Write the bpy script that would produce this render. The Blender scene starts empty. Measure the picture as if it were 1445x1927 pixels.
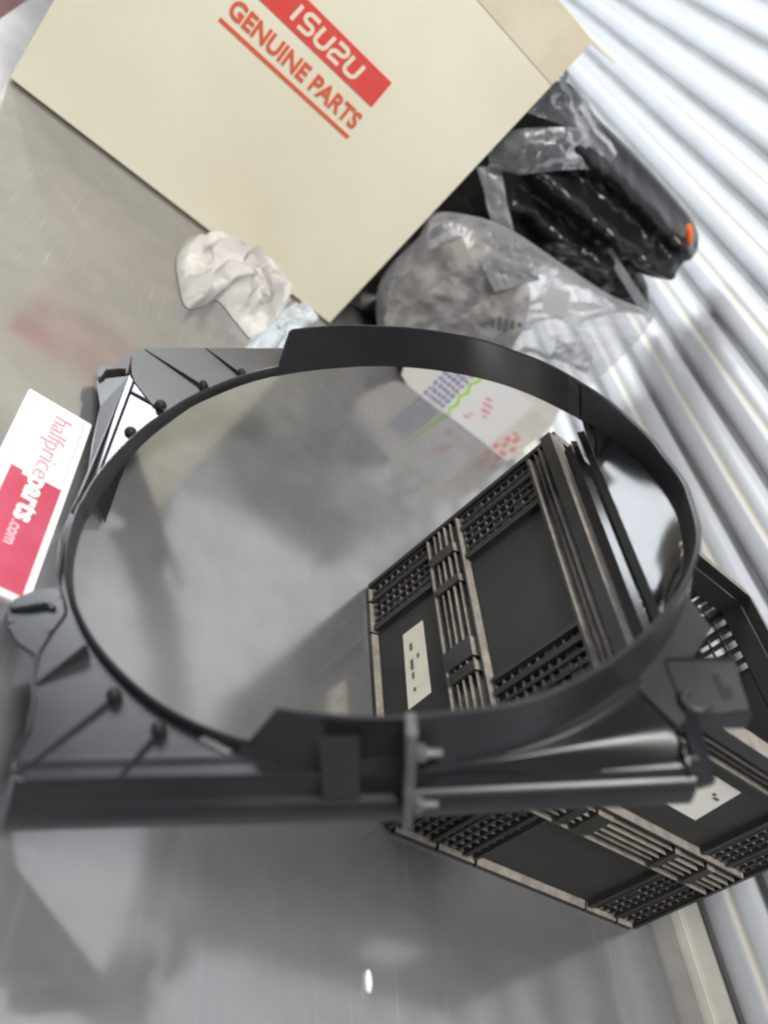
import bpy, bmesh, math, random
from mathutils import Vector, Matrix, noise

S = bpy.context.scene
COL = S.collection
random.seed(7)

# ------------------------------------------------------------------ camera
cam_d = bpy.data.cameras.new("camera")
cam = bpy.data.objects.new("camera", cam_d)
COL.objects.link(cam)
RX = Vector((0.7365637, -0.0617281, 0.6735456))     # image right
RD = Vector((0.4814277, -0.6516204, -0.5861896))    # image down
RF = Vector((0.4750804, 0.7560295, -0.4502422))     # view direction
cam.matrix_world = Matrix(((RX.x, -RD.x, -RF.x, 0.0), (RX.y, -RD.y, -RF.y, 0.0),
                           (RX.z, -RD.z, -RF.z, 0.53), (0, 0, 0, 1)))
cam_d.sensor_fit = 'HORIZONTAL'
cam_d.sensor_width = 36.0
cam_d.lens = 36.0 * 1559.0 / 1445.0
cam_d.clip_start = 0.02
cam_d.clip_end = 100.0
cam_d.dof.use_dof = True
cam_d.dof.focus_distance = 0.9
cam_d.dof.aperture_fstop = 3.8
S.camera = cam

# ------------------------------------------------------------------ world and lamps
W = bpy.data.worlds.new("World")
S.world = W
W.use_nodes = True
bg = W.node_tree.nodes["Background"]
bg.inputs[0].default_value = (0.82, 0.90, 1.0, 1)
bg.inputs[1].default_value = 0.17

def lamp(name, loc, target, sx, sy, power, col):
    d = bpy.data.lights.new(name, 'AREA')
    d.shape = 'RECTANGLE'
    d.size, d.size_y = sx, sy
    d.energy = power
    d.color = col
    o = bpy.data.objects.new(name, d)
    COL.objects.link(o)
    v = Vector(target) - Vector(loc)
    o.matrix_world = Matrix.Translation(loc) @ v.to_track_quat('-Z', 'Y').to_matrix().to_4x4()
    return o

lamp("doorway_light", (-2.52, 4.15, 1.65), (0.35, 0.6, 0.2), 1.0, 2.4, 125, (0.90, 0.95, 1.0))
lamp("tall_lamp", (-1.5, 4.3, 1.7), (0.0, 1.0, 0.0), 0.24, 1.2, 80, (1.0, 0.98, 0.94))
lamp("added_glare_lamp", (-0.72, 4.5, 1.62), (-0.2, 1.4, 0.0), 0.16, 0.45, 14, (1.0, 0.99, 0.97))  # unseen lamp, added to make the glare on the table's far corner
lamp("ceiling_tube", (-0.30, -0.35, 2.4), (0.1, 0.7, 0.1), 0.40, 1.3, 74, (1.0, 0.97, 0.92))
lamp("ceiling_tube_far", (-0.6, 3.4, 2.7), (0.0, 2.0, 0.0), 0.25, 1.2, 9, (1.0, 0.98, 0.95))

S.view_settings.view_transform = 'Standard'
S.view_settings.look = 'None'
S.view_settings.exposure = 0.05
S.view_settings.gamma = 1.0
S.cycles.filter_width = 2.2

# ------------------------------------------------------------------ materials
def mat(name, col, rough=0.5, metal=0.0, spec=0.5, var=None, vscale=20.0, bump=0.0, bscale=200.0,
        rvar=0.0, coat=0.0):
    m = bpy.data.materials.new(name)
    m.use_nodes = True
    nt = m.node_tree
    b = nt.nodes["Principled BSDF"]
    b.inputs["Base Color"].default_value = (*col, 1)
    b.inputs["Roughness"].default_value = rough
    b.inputs["Metallic"].default_value = metal
    b.inputs["Specular IOR Level"].default_value = spec
    b.inputs["Coat Weight"].default_value = coat
    tc = nt.nodes.new("ShaderNodeTexCoord")
    if var:
        n = nt.nodes.new("ShaderNodeTexNoise")
        n.inputs["Scale"].default_value = vscale
        n.inputs["Detail"].default_value = 6
        nt.links.new(tc.outputs["Object"], n.inputs["Vector"])
        r = nt.nodes.new("ShaderNodeValToRGB")
        r.color_ramp.elements[0].position = 0.35
        r.color_ramp.elements[1].position = 0.68
        r.color_ramp.elements[0].color = (*col, 1)
        r.color_ramp.elements[1].color = (*var, 1)
        nt.links.new(n.outputs["Fac"], r.inputs["Fac"])
        nt.links.new(r.outputs["Color"], b.inputs["Base Color"])
        if rvar:
            mr = nt.nodes.new("ShaderNodeMapRange")
            mr.inputs["To Min"].default_value = max(0.02, rough - rvar)
            mr.inputs["To Max"].default_value = rough + rvar
            nt.links.new(n.outputs["Fac"], mr.inputs["Value"])
            nt.links.new(mr.outputs["Result"], b.inputs["Roughness"])
    if bump:
        n2 = nt.nodes.new("ShaderNodeTexNoise")
        n2.inputs["Scale"].default_value = bscale
        n2.inputs["Detail"].default_value = 3
        nt.links.new(tc.outputs["Object"], n2.inputs["Vector"])
        bp = nt.nodes.new("ShaderNodeBump")
        bp.inputs["Strength"].default_value = bump
        bp.inputs["Distance"].default_value = 0.002
        nt.links.new(n2.outputs["Fac"], bp.inputs["Height"])
        nt.links.new(bp.outputs["Normal"], b.inputs["Normal"])
    return m

def steel_mat():
    m = bpy.data.materials.new("worn_steel_sheet")
    m.use_nodes = True
    nt = m.node_tree
    L = nt.links.new
    out = nt.nodes["Material Output"]
    nt.nodes.remove(nt.nodes["Principled BSDF"])
    tc = nt.nodes.new("ShaderNodeTexCoord")
    def nz(scale, vec=None, detail=5):
        n = nt.nodes.new("ShaderNodeTexNoise")
        n.inputs["Scale"].default_value = scale
        n.inputs["Detail"].default_value = detail
        L(vec or tc.outputs["Object"], n.inputs["Vector"])
        return n
    def scr(rot, sx, sy):
        mp = nt.nodes.new("ShaderNodeMapping")
        mp.inputs["Rotation"].default_value = (0, 0, rot)
        mp.inputs["Scale"].default_value = (sx, sy, 1)
        L(tc.outputs["Object"], mp.inputs["Vector"])
        return nz(1.0, mp.outputs["Vector"], 3)
    big = nz(3.6)
    s1 = scr(0.25, 260, 9)
    s2 = scr(1.25, 200, 7)
    mul = nt.nodes.new("ShaderNodeMath"); mul.operation = 'MULTIPLY'
    L(s1.outputs["Fac"], mul.inputs[0]); L(s2.outputs["Fac"], mul.inputs[1])
    mr = nt.nodes.new("ShaderNodeMapRange")
    mr.inputs["From Min"].default_value = 0.12; mr.inputs["From Max"].default_value = 0.42
    mr.inputs["To Min"].default_value = 0.992; mr.inputs["To Max"].default_value = 1.008
    L(mul.outputs[0], mr.inputs["Value"])
    ramp = nt.nodes.new("ShaderNodeValToRGB")
    ramp.color_ramp.elements[0].position = 0.3; ramp.color_ramp.elements[1].position = 0.75
    ramp.color_ramp.elements[0].color = (0.43, 0.435, 0.45, 1)
    ramp.color_ramp.elements[1].color = (0.545, 0.535, 0.52, 1)
    L(big.outputs["Fac"], ramp.inputs["Fac"])
    mot = nz(24.0, None, 8)
    motm = nt.nodes.new("ShaderNodeMapRange")
    motm.inputs["From Min"].default_value = 0.30; motm.inputs["From Max"].default_value = 0.70
    motm.inputs["To Min"].default_value = 0.935; motm.inputs["To Max"].default_value = 1.05
    L(mot.outputs["Fac"], motm.inputs["Value"])
    mm = nt.nodes.new("ShaderNodeMath"); mm.operation = 'MULTIPLY'
    L(mr.outputs["Result"], mm.inputs[0]); L(motm.outputs["Result"], mm.inputs[1])
    mx = nt.nodes.new("ShaderNodeVectorMath"); mx.operation = 'SCALE'
    L(ramp.outputs["Color"], mx.inputs[0]); L(mm.outputs[0], mx.inputs["Scale"])
    # sparse single scratches and specks of dust
    lines = None
    for rot, sx, sy in ((0.5, 330, 5), (1.9, 300, 4), (2.7, 360, 6), (1.1, 280, 5)):
        sc_ = scr(rot, sx, sy)
        th = nt.nodes.new("ShaderNodeMapRange")
        th.inputs["From Min"].default_value = 0.66; th.inputs["From Max"].default_value = 0.74
        L(sc_.outputs["Fac"], th.inputs["Value"])
        if lines is None:
            lines = th.outputs["Result"]
        else:
            mxx = nt.nodes.new("ShaderNodeMath"); mxx.operation = 'MAXIMUM'
            L(lines, mxx.inputs[0]); L(th.outputs["Result"], mxx.inputs[1]); lines = mxx.outputs[0]
    spk = nz(170.0, None, 2)
    th = nt.nodes.new("ShaderNodeMapRange")
    th.inputs["From Min"].default_value = 0.74; th.inputs["From Max"].default_value = 0.80
    L(spk.outputs["Fac"], th.inputs["Value"])
    mxx = nt.nodes.new("ShaderNodeMath"); mxx.operation = 'MAXIMUM'
    L(lines, mxx.inputs[0]); L(th.outputs["Result"], mxx.inputs[1]); lines = mxx.outputs[0]
    pat = nz(2.6, None, 3)
    patm = nt.nodes.new("ShaderNodeMapRange")
    patm.inputs["From Min"].default_value = 0.45; patm.inputs["From Max"].default_value = 0.65
    patm.inputs["To Min"].default_value = 0.03; patm.inputs["To Max"].default_value = 0.24
    L(pat.outputs["Fac"], patm.inputs["Value"])
    lm = nt.nodes.new("ShaderNodeMath"); lm.operation = 'MULTIPLY'
    L(lines, lm.inputs[0]); L(patm.outputs["Result"], lm.inputs[1])
    bp = nt.nodes.new("ShaderNodeBump")
    bp.inputs["Strength"].default_value = 0.008; bp.inputs["Distance"].default_value = 0.0004
    L(mul.outputs[0], bp.inputs["Height"])
    g1 = nt.nodes.new("ShaderNodeBsdfGlossy"); g1.inputs["Roughness"].default_value = 0.10
    g2 = nt.nodes.new("ShaderNodeBsdfGlossy"); g2.inputs["Roughness"].default_value = 0.34
    cl = nz(3.2, None, 6)
    clm = nt.nodes.new("ShaderNodeMapRange")
    clm.inputs["From Min"].default_value = 0.35; clm.inputs["From Max"].default_value = 0.68
    clm.inputs["To Min"].default_value = 0.085; clm.inputs["To Max"].default_value = 0.20
    L(cl.outputs["Fac"], clm.inputs["Value"]); L(clm.outputs["Result"], g1.inputs["Roughness"])
    df = nt.nodes.new("ShaderNodeBsdfDiffuse")
    for n in (g1, g2, df):
        L(mx.outputs["Vector"], n.inputs["Color"])
    L(bp.outputs["Normal"], g2.inputs["Normal"])
    m1 = nt.nodes.new("ShaderNodeMixShader"); m1.inputs[0].default_value = 0.30
    L(g1.outputs[0], m1.inputs[1]); L(g2.outputs[0], m1.inputs[2])
    m2 = nt.nodes.new("ShaderNodeMixShader"); m2.inputs[0].default_value = 0.20
    fa = nt.nodes.new("ShaderNodeMath"); fa.operation = 'ADD'; fa.inputs[1].default_value = 0.20
    L(lm.outputs[0], fa.inputs[0]); L(fa.outputs[0], m2.inputs[0])
    L(m1.outputs[0], m2.inputs[1]); L(df.outputs[0], m2.inputs[2])
    L(m2.outputs[0], out.inputs["Surface"])
    return m

def dusty_mat(name, base, dust, rough=0.5):
    """black plastic with pale dust lying on whatever faces up"""
    m = mat(name, base, rough)
    nt = m.node_tree
    L = nt.links.new
    b = nt.nodes["Principled BSDF"]
    geo = nt.nodes.new("ShaderNodeNewGeometry")
    sx = nt.nodes.new("ShaderNodeSeparateXYZ")
    L(geo.outputs["Normal"], sx.inputs[0])
    tc = nt.nodes.new("ShaderNodeTexCoord")
    n = nt.nodes.new("ShaderNodeTexNoise"); n.inputs["Scale"].default_value = 70; n.inputs["Detail"].default_value = 8; n.inputs["Roughness"].default_value = 0.7
    L(tc.outputs["Object"], n.inputs["Vector"])
    add = nt.nodes.new("ShaderNodeMath"); add.operation = 'MULTIPLY_ADD'
    L(n.outputs["Fac"], add.inputs[0]); add.inputs[1].default_value = 0.9
    L(sx.outputs["Z"], add.inputs[2])
    r = nt.nodes.new("ShaderNodeMapRange")
    r.inputs["From Min"].default_value = 0.95; r.inputs["From Max"].default_value = 1.60
    L(add.outputs[0], r.inputs["Value"])
    mx = nt.nodes.new("ShaderNodeMix"); mx.data_type = 'RGBA'
    mx.inputs[6].default_value = (*base, 1); mx.inputs[7].default_value = (*dust, 1)
    L(r.outputs["Result"], mx.inputs["Factor"])
    L(mx.outputs[2], b.inputs["Base Color"])
    mr = nt.nodes.new("ShaderNodeMapRange")
    mr.inputs["To Min"].default_value = rough; mr.inputs["To Max"].default_value = 0.9
    L(r.outputs["Result"], mr.inputs["Value"]); L(mr.outputs["Result"], b.inputs["Roughness"])
    return m

def film_mat(name, tint, clear, rough, bump=0.4, bscale=30, milky=0.45):
    """thin plastic film: clear, with milky creases and edges"""
    m = bpy.data.materials.new(name)
    m.use_nodes = True
    nt = m.node_tree
    L = nt.links.new
    b = nt.nodes["Principled BSDF"]
    b.inputs["Base Color"].default_value = (*tint, 1)
    b.inputs["Roughness"].default_value = rough
    b.inputs["Specular IOR Level"].default_value = 0.8
    tc = nt.nodes.new("ShaderNodeTexCoord")
    n = nt.nodes.new("ShaderNodeTexNoise"); n.inputs["Scale"].default_value = bscale; n.inputs["Detail"].default_value = 5
    n.inputs["Distortion"].default_value = 1.2
    L(tc.outputs["Object"], n.inputs["Vector"])
    rd = nt.nodes.new("ShaderNodeMath"); rd.operation = 'SUBTRACT'; rd.inputs[1].default_value = 0.5
    L(n.outputs["Fac"], rd.inputs[0])
    ab = nt.nodes.new("ShaderNodeMath"); ab.operation = 'ABSOLUTE'
    L(rd.outputs[0], ab.inputs[0])
    bp = nt.nodes.new("ShaderNodeBump"); bp.inputs["Strength"].default_value = bump; bp.inputs["Distance"].default_value = 0.02
    L(ab.outputs[0], bp.inputs["Height"]); L(bp.outputs["Normal"], b.inputs["Normal"])
    mr = nt.nodes.new("ShaderNodeMapRange")
    mr.inputs["From Min"].default_value = 0.0; mr.inputs["From Max"].default_value = 0.10
    mr.inputs["To Min"].default_value = 1 - clear + milky; mr.inputs["To Max"].default_value = 1 - clear
    L(ab.outputs[0], mr.inputs["Value"])
    lw = nt.nodes.new("ShaderNodeLayerWeight"); lw.inputs["Blend"].default_value = 0.35
    L(bp.outputs["Normal"], lw.inputs["Normal"])
    ad = nt.nodes.new("ShaderNodeMath"); ad.operation = 'ADD'; ad.use_clamp = True
    L(mr.outputs["Result"], ad.inputs[0]); L(lw.outputs["Fresnel"], ad.inputs[1])
    t = nt.nodes.new("ShaderNodeBsdfTransparent")
    mx = nt.nodes.new("ShaderNodeMixShader")
    L(ad.outputs[0], mx.inputs[0])
    L(t.outputs[0], mx.inputs[1]); L(b.outputs[0], mx.inputs[2])
    L(mx.outputs[0], nt.nodes["Material Output"].inputs["Surface"])
    return m

STEEL = steel_mat()
CARD = mat("cream_cardboard", (0.86, 0.82, 0.66), 0.65, spec=0.3, var=(0.79, 0.745, 0.58), vscale=4, bump=0.08)
CARD_EDGE = mat("cardboard_edge", (0.45, 0.38, 0.24), 0.8)
RED = mat("red_print", (0.78, 0.08, 0.07), 0.6, spec=0.3, var=(0.74, 0.10, 0.085), vscale=60)
ORANGE_RED = mat("orange_red_print", (0.74, 0.13, 0.06), 0.6, spec=0.3)
CREAM = mat("cream_print", (0.84, 0.78, 0.60), 0.6, spec=0.3)
STAIN = mat("faint_stain", (0.62, 0.53, 0.38), 0.7, var=(0.70, 0.63, 0.46), vscale=30)
PLASTIC = mat("black_plastic", (0.014, 0.0145, 0.018), 0.31, spec=0.5, var=(0.023, 0.023, 0.027), vscale=14, rvar=0.10, bump=0.03, bscale=500)
PLASTIC_B = mat("black_plastic_worn", (0.036, 0.034, 0.033), 0.42, var=(0.050, 0.047, 0.044), vscale=22, bump=0.04, bscale=400)
GLOSS = mat("black_plastic_glossy", (0.022, 0.023, 0.027), 0.19, spec=0.6)
DUCT = mat("polished_black_plastic", (0.024, 0.025, 0.031), 0.125, spec=1.0)
SATIN = mat("satin_black_plastic", (0.028, 0.029, 0.034), 0.25, spec=0.7, var=(0.034, 0.035, 0.039), vscale=14, rvar=0.04)
DARKP = mat("dark_plastic_matt", (0.012, 0.012, 0.013), 0.6)
GREY_METAL = mat("grey_metal_clip", (0.20, 0.195, 0.195), 0.42, metal=0.5, var=(0.12, 0.115, 0.115), vscale=60)
CRATE = dusty_mat("dusty_black_crate", (0.016, 0.0155, 0.015), (0.35, 0.31, 0.27), 0.42)
CRATE_L = dusty_mat("black_crate_lattice", (0.016, 0.0155, 0.015), (0.20, 0.172, 0.145), 0.5)
CRATE_IN = mat("crate_panel", (0.018, 0.0175, 0.017), 0.55, var=(0.025, 0.024, 0.022), vscale=25, bump=0.05)
LABEL = mat("pale_paper_label", (0.78, 0.76, 0.62), 0.6, var=(0.72, 0.70, 0.58), vscale=50)
LABEL_W = mat("white_paper_label", (0.82, 0.80, 0.74), 0.6)
INK = mat("dark_ink", (0.10, 0.12, 0.11), 0.7)
SHUT = mat("painted_shutter", (0.54, 0.57, 0.62), 0.38, spec=0.5, var=(0.50, 0.525, 0.56), vscale=5, rvar=0.05)
SHUT_Y = mat("yellowed_shutter_seam", (0.62, 0.60, 0.52), 0.5, var=(0.66, 0.65, 0.60), vscale=14)
SLAT_JOINT = mat("dark_slat_joint", (0.30, 0.31, 0.32), 0.6, var=(0.42, 0.43, 0.44), vscale=9)  # darker grey for the joints between slats
RAIL = mat("shutter_bottom_rail", (0.68, 0.67, 0.62), 0.4, var=(0.5, 0.48, 0.43), vscale=12)
CLOTH = mat("white_cloth", (0.78, 0.76, 0.73), 0.85, spec=0.2, var=(0.56, 0.535, 0.52), vscale=22, bump=0.35, bscale=350)
WRAP = mat("bluish_white_plastic", (0.76, 0.82, 0.86), 0.3, var=(0.6, 0.66, 0.7), vscale=30)
BLACK_BAG = mat("black_bag", (0.009, 0.009, 0.0105), 0.30, spec=0.5, var=(0.015, 0.015, 0.017), vscale=18, rvar=0.12, bump=0.6, bscale=34)
BLACK_CORE = mat("matt_black_bundle", (0.012, 0.012, 0.013), 0.55, spec=0.4, bump=0.35, bscale=40)
FILM = film_mat("grey_clear_film", (0.55, 0.57, 0.62), 0.80, 0.13, 0.5, 9, 0.10)
PALEFILM = film_mat("pale_film", (0.62, 0.64, 0.67), 0.45, 0.2, 0.3, 12, 0.15)
CLEAR = film_mat("milky_clear_film", (0.80, 0.80, 0.83), 0.88, 0.10, 0.5, 7, 0.12)
PAPER = mat("printed_paper", (0.80, 0.78, 0.74), 0.5, var=(0.74, 0.70, 0.65), vscale=18)
CREAM_P = mat("cream_folded_paper", (0.74, 0.70, 0.63), 0.6, var=(0.64, 0.58, 0.49), vscale=14)
GREYBLUE = mat("grey_blue_plastic", (0.20, 0.215, 0.25), 0.25, var=(0.28, 0.295, 0.33), vscale=16, rvar=0.1)
WHITE = mat("white_paper", (0.86, 0.85, 0.85), 0.5)
BLUE = mat("blue_print", (0.10, 0.11, 0.48), 0.6)
PINK = mat("pink_print", (0.80, 0.30, 0.30), 0.6)
GREEN = mat("lime_print", (0.42, 0.78, 0.04), 0.6)
TAN = mat("pale_content", (0.70, 0.67, 0.62), 0.8, var=(0.58, 0.52, 0.45), vscale=20)
SIGN_W = mat("white_sign_board", (0.88, 0.88, 0.88), 0.35)
SIGN_R = mat("pinkish_red_sign_print", (0.50, 0.065, 0.11), 0.4, var=(0.56, 0.10, 0.16), vscale=20)
SIGN_T = mat("faded_red_lettering", (0.74, 0.34, 0.38), 0.45)
SIGN_P = mat("faded_pink_line", (0.80, 0.48, 0.48), 0.45)
SIGN_B = mat("pale_blue_lettering", (0.60, 0.68, 0.82), 0.45)
SIGN_L = mat("light_pink_lettering", (0.85, 0.55, 0.60), 0.45)
ORANGE = mat("orange_tag", (0.85, 0.17, 0.03), 0.5)
CHIP = mat("white_chip", (0.85, 0.85, 0.85), 0.5)
MAROON = mat("dark_red_plastic", (0.10, 0.015, 0.015), 0.5, var=(0.05, 0.012, 0.012), vscale=15)

# ------------------------------------------------------------------ object helpers
def link(name, bm, m, parent=None, smooth=False, angle=None):
    bmesh.ops.recalc_face_normals(bm, faces=bm.faces)
    me = bpy.data.meshes.new(name)
    bm.to_mesh(me)
    bm.free()
    me.materials.append(m)
    o = bpy.data.objects.new(name, me)
    COL.objects.link(o)
    if parent:
        o.parent = parent
    if smooth:
        for p in me.polygons:
            p.use_smooth = True
        if angle:
            me.set_sharp_from_angle(angle=math.radians(angle))
    return o

def thing(name, label, cat, loc=(0, 0, 0), M=None):
    o = bpy.data.objects.new(name, None)
    o.empty_display_size = 0.05
    COL.objects.link(o)
    if M is not None:
        o.matrix_world = M
    else:
        o.location = loc
    o["label"] = label
    o["category"] = cat
    return o

def tag(o, label, cat):
    o["label"] = label
    o["category"] = cat
    return o

def box(bm, x0, x1, y0, y1, z0, z1):
    v = [bm.verts.new(p) for p in ((x0, y0, z0), (x1, y0, z0), (x1, y1, z0), (x0, y1, z0),
                                   (x0, y0, z1), (x1, y0, z1), (x1, y1, z1), (x0, y1, z1))]
    for f in ((0, 3, 2, 1), (4, 5, 6, 7), (0, 1, 5, 4), (1, 2, 6, 5), (2, 3, 7, 6), (3, 0, 4, 7)):
        bm.faces.new([v[i] for i in f])
    return v

def bevel(bm, w, seg=2):
    bmesh.ops.bevel(bm, geom=list(bm.edges), offset=w, segments=seg, affect='EDGES', clamp_overlap=True)

def boxobj(name, x0, x1, y0, y1, z0, z1, m, parent=None, bev=0.0, seg=2):
    bm = bmesh.new()
    box(bm, x0, x1, y0, y1, z0, z1)
    if bev:
        bevel(bm, bev, seg)
    return link(name, bm, m, parent)

def prism(bm, poly, f0, f1):
    """closed outline extruded between two maps (x,y)->3-D"""
    n = len(poly)
    a = [bm.verts.new(f0(*p)) for p in poly]
    b = [bm.verts.new(f1(*p)) for p in poly]
    caps = [bm.faces.new(a), bm.faces.new(list(reversed(b)))]
    for i in range(n):
        j = (i + 1) % n
        bm.faces.new((a[i], b[i], b[j], a[j]))
    bmesh.ops.triangulate(bm, faces=caps)

def prismz(bm, poly, z0, z1):
    prism(bm, poly, lambda x, y: (x, y, z0), lambda x, y: (x, y, z1))

def sweep(bm, path, rad, n=8, closed=False):
    """tube along a list of points; rad may be a list"""
    rings = []
    for i, p in enumerate(path):
        p = Vector(p)
        a = Vector(path[max(i - 1, 0)]); b = Vector(path[min(i + 1, len(path) - 1)])
        t = (b - a).normalized()
        u = t.cross(Vector((0, 0, 1)))
        if u.length < 0.05:
            u = t.cross(Vector((1, 0, 0)))
        u.normalize(); w = t.cross(u)
        r = rad[i] if isinstance(rad, (list, tuple)) else rad
        rings.append([bm.verts.new(p + u * r * math.cos(2 * math.pi * k / n) + w * r * math.sin(2 * math.pi * k / n)) for k in range(n)])
    for i in range(len(rings) - 1):
        for k in range(n):
            bm.faces.new((rings[i][k], rings[i][(k + 1) % n], rings[i + 1][(k + 1) % n], rings[i + 1][k]))
    bm.faces.new(rings[0][::-1]); bm.faces.new(rings[-1])

def interp(tab, x):
    if x <= tab[0][0]:
        return tab[0][1]
    for (a, fa), (b, fb) in zip(tab, tab[1:]):
        if x <= b:
            t = (x - a) / (b - a)
            t = t * t * (3 - 2 * t)
            return fa + (fb - fa) * t
    return tab[-1][1]

def text(name, body, size, m, parent, M, bold=0.0, width=None, extrude=0.0004, spacing=1.0, shear=0.0):
    c = bpy.data.curves.new(name, 'FONT')
    c.body = body
    c.size = size
    c.offset = bold
    c.extrude = extrude
    c.space_character = spacing
    c.shear = shear
    c.resolution_u = 4
    t = bpy.data.objects.new(name, c)
    COL.objects.link(t)
    bpy.context.view_layer.update()
    me = bpy.data.meshes.new_from_object(t.evaluated_get(bpy.context.evaluated_depsgraph_get()))
    bpy.data.objects.remove(t)
    xs = [v.co.x for v in me.vertices]
    x0, x1 = min(xs), max(xs)
    sx = width / (x1 - x0) if width else 1.0
    for v in me.vertices:
        v.co.x = (v.co.x - x0) * sx
    me.transform(M)
    me.materials.clear()
    me.materials.append(m)
    me.name = name
    o = bpy.data.objects.new(name, me)
    COL.objects.link(o)
    o.parent = parent
    return o

# ================================================================== workbench
bench = thing("workbench", "scratched steel work table everything stands on", "table", (0, 1.2, 0))
bm = bmesh.new()
box(bm, -0.1975, 1.0185, -1.7, 2.3, -0.04, 0.0)
bevel(bm, 0.003, 2)
link("table_top", bm, STEEL, bench)
for sx in (-0.15, 0.92):
    for sy in (-1.6, 2.2):
        boxobj("leg", sx - 0.03, sx + 0.03, sy - 0.03, sy + 0.03, -0.84, -0.0405, GREY_METAL, bench, 0.004)

bm = bmesh.new()
box(bm, -6, 6, -5, 9, -0.90, -0.84)
fl = link("floor", bm, mat("dark_concrete", (0.16, 0.14, 0.13), 0.7, var=(0.11, 0.10, 0.095), vscale=3))
fl["kind"] = "structure"
# ================================================================== shutter
shut = thing("roller_shutter", "white ribbed metal roller shutter along the right side", "shutter", (1.03, 1.4, 0))
PITCH = 0.085
prof = [(0.000, 0.0), (0.007, 0.0002), (0.0095, 0.004), (0.0125, 0.0105), (0.018, 0.0138), (0.028, 0.0150), (0.038, 0.0150),
        (0.0435, 0.0144), (0.0455, 0.0122), (0.0505, 0.0122), (0.0525, 0.0130), (0.060, 0.0124), (0.070, 0.0102), (0.077, 0.0065), (0.0812, 0.0020), (0.0845, 0.0)]
def slat_mesh():
    bm = bmesh.new()
    ys = [-1.9 + i * 0.3 for i in range(25)]
    rows = []
    for z, d in prof:
        rows.append([bm.verts.new((1.030 - d, y, z)) for y in ys])
    back = [[bm.verts.new((1.034, y, z)) for y in ys] for z in (prof[0][0], prof[-1][0])]
    rows2 = [back[0]] + rows + [back[1]]
    for a, b in zip(rows2, rows2[1:]):
        for i in range(len(ys) - 1):
            bm.faces.new((a[i], a[i + 1], b[i + 1], b[i]))
    bmesh.ops.recalc_face_normals(bm, faces=bm.faces)
    me = bpy.data.meshes.new("slat")
    bm.to_mesh(me); bm.free()
    me.materials.append(SHUT); me.materials.append(SHUT_Y); me.materials.append(SLAT_JOINT)
    for p in me.polygons:
        p.use_smooth = True
        c = p.center.z
        if 0.0440 < c < 0.052:
            p.material_index = 1
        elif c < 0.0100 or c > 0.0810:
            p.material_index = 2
    me.set_sharp_from_angle(angle=math.radians(50))
    return me
sm = slat_mesh()
for k in range(30):
    o = bpy.data.objects.new("slat", sm)
    COL.objects.link(o)
    o.location = (0, 0, 0.035 + PITCH * k)
    o.parent = shut
    o.location = (-1.03, -1.4, 0.035 + PITCH * k)
bm = bmesh.new()
box(bm, 1.0190, 1.034, -1.9, 5.3, -0.02, 0.014)
bevel(bm, 0.003)
box(bm, 1.0245, 1.034, -1.9, 5.3, 0.0145, 0.034)
o = link("bottom_rail", bm, RAIL, shut); o.location = (-1.03, -1.4, 0)

# ================================================================== cardboard box
BX0, BX1, BY, BZ = -0.130, 0.462, 1.325, 0.594
carton = thing("cardboard_box", "large cream cardboard carton with red printed lettering on its front", "box", (0.166, 1.5, 0))
def cb(name, *a, m=CARD, bev=0.0012):
    o = boxobj(name, *a, m, carton, bev)
    o.location = (-0.166, -1.5, 0)
    return o
cb("front_panel", BX0, BX1, BY, BY + 0.005, 0.004, BZ)
cb("side_panel", BX0, BX0 + 0.005, BY + 0.0055, BY + 0.375, 0.004, BZ)
cb("side_panel", BX1 - 0.005, BX1, BY + 0.0055, BY + 0.375, 0.004, BZ)
cb("back_panel", BX0, BX1, BY + 0.376, BY + 0.381, 0.004, BZ)
cb("base_panel", BX0 + 0.006, BX1 - 0.006, BY + 0.006, BY + 0.374, 0.0, 0.006, m=CARD_EDGE)
def flap(name, pts, th=0.004):
    bm = bmesh.new()
    P = [Vector(p) for p in pts]
    n = (P[1] - P[0]).cross(P[2] - P[0]).normalized() * th
    a = [bm.verts.new(p) for p in P]; b = [bm.verts.new(p + n) for p in P]
    bm.faces.new(a); bm.faces.new(b[::-1])
    for i in range(4):
        j = (i + 1) % 4
        bm.faces.new((a[i], b[i], b[j], a[j]))
    o = link(name, bm, CARD, carton); o.location = (-0.166, -1.5, 0)
flap("top_flap", [(BX1 - .002, BY + .008, BZ + .001), (BX1 - .002, BY + .372, BZ + .001), (BX1 + .052, BY + .365, BZ + .010), (BX1 + .052, BY + .015, BZ + .006)])
flap("top_flap", [(BX0 + .002, BY + .372, BZ + .001), (BX0 + .002, BY + .008, BZ + .001), (BX0 - .05, BY + .015, BZ + .01), (BX0 - .05, BY + .365, BZ + .01)])

FRONT = Matrix(((1, 0, 0, 0), (0, 0, -1, BY - 0.0006), (0, 1, 0, 0), (0, 0, 0, 1)))   # drawing plane -> front panel
def FM(x, z, d=0.0):
    return Matrix.Translation((x - 0.166, -1.5 - d, z)) @ FRONT
def card_print(name, poly, m, d=0.0):
    bm = bmesh.new()
    prism(bm, poly, lambda x, z: (x, BY - 0.0003 - d, z), lambda x, z: (x, BY - 0.0012 - d, z))
    o = link(name, bm, m, carton); o.location = (-0.166, -1.5, 0)
    return o
card_print("red_banner", [(0.048, 0.3165), (0.2815, 0.3165), (0.2815, 0.3605), (0.048, 0.3605)], RED)
card_print("underline", [(0.048, 0.2585), (0.2835, 0.2585), (0.2835, 0.2640), (0.048, 0.2640)], ORANGE_RED)
text("printed_words", "GENUINE PARTS", 0.0345, ORANGE_RED, carton, FM(0.051, 0.2745, 0.0006), bold=0.0009, width=0.230)
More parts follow.
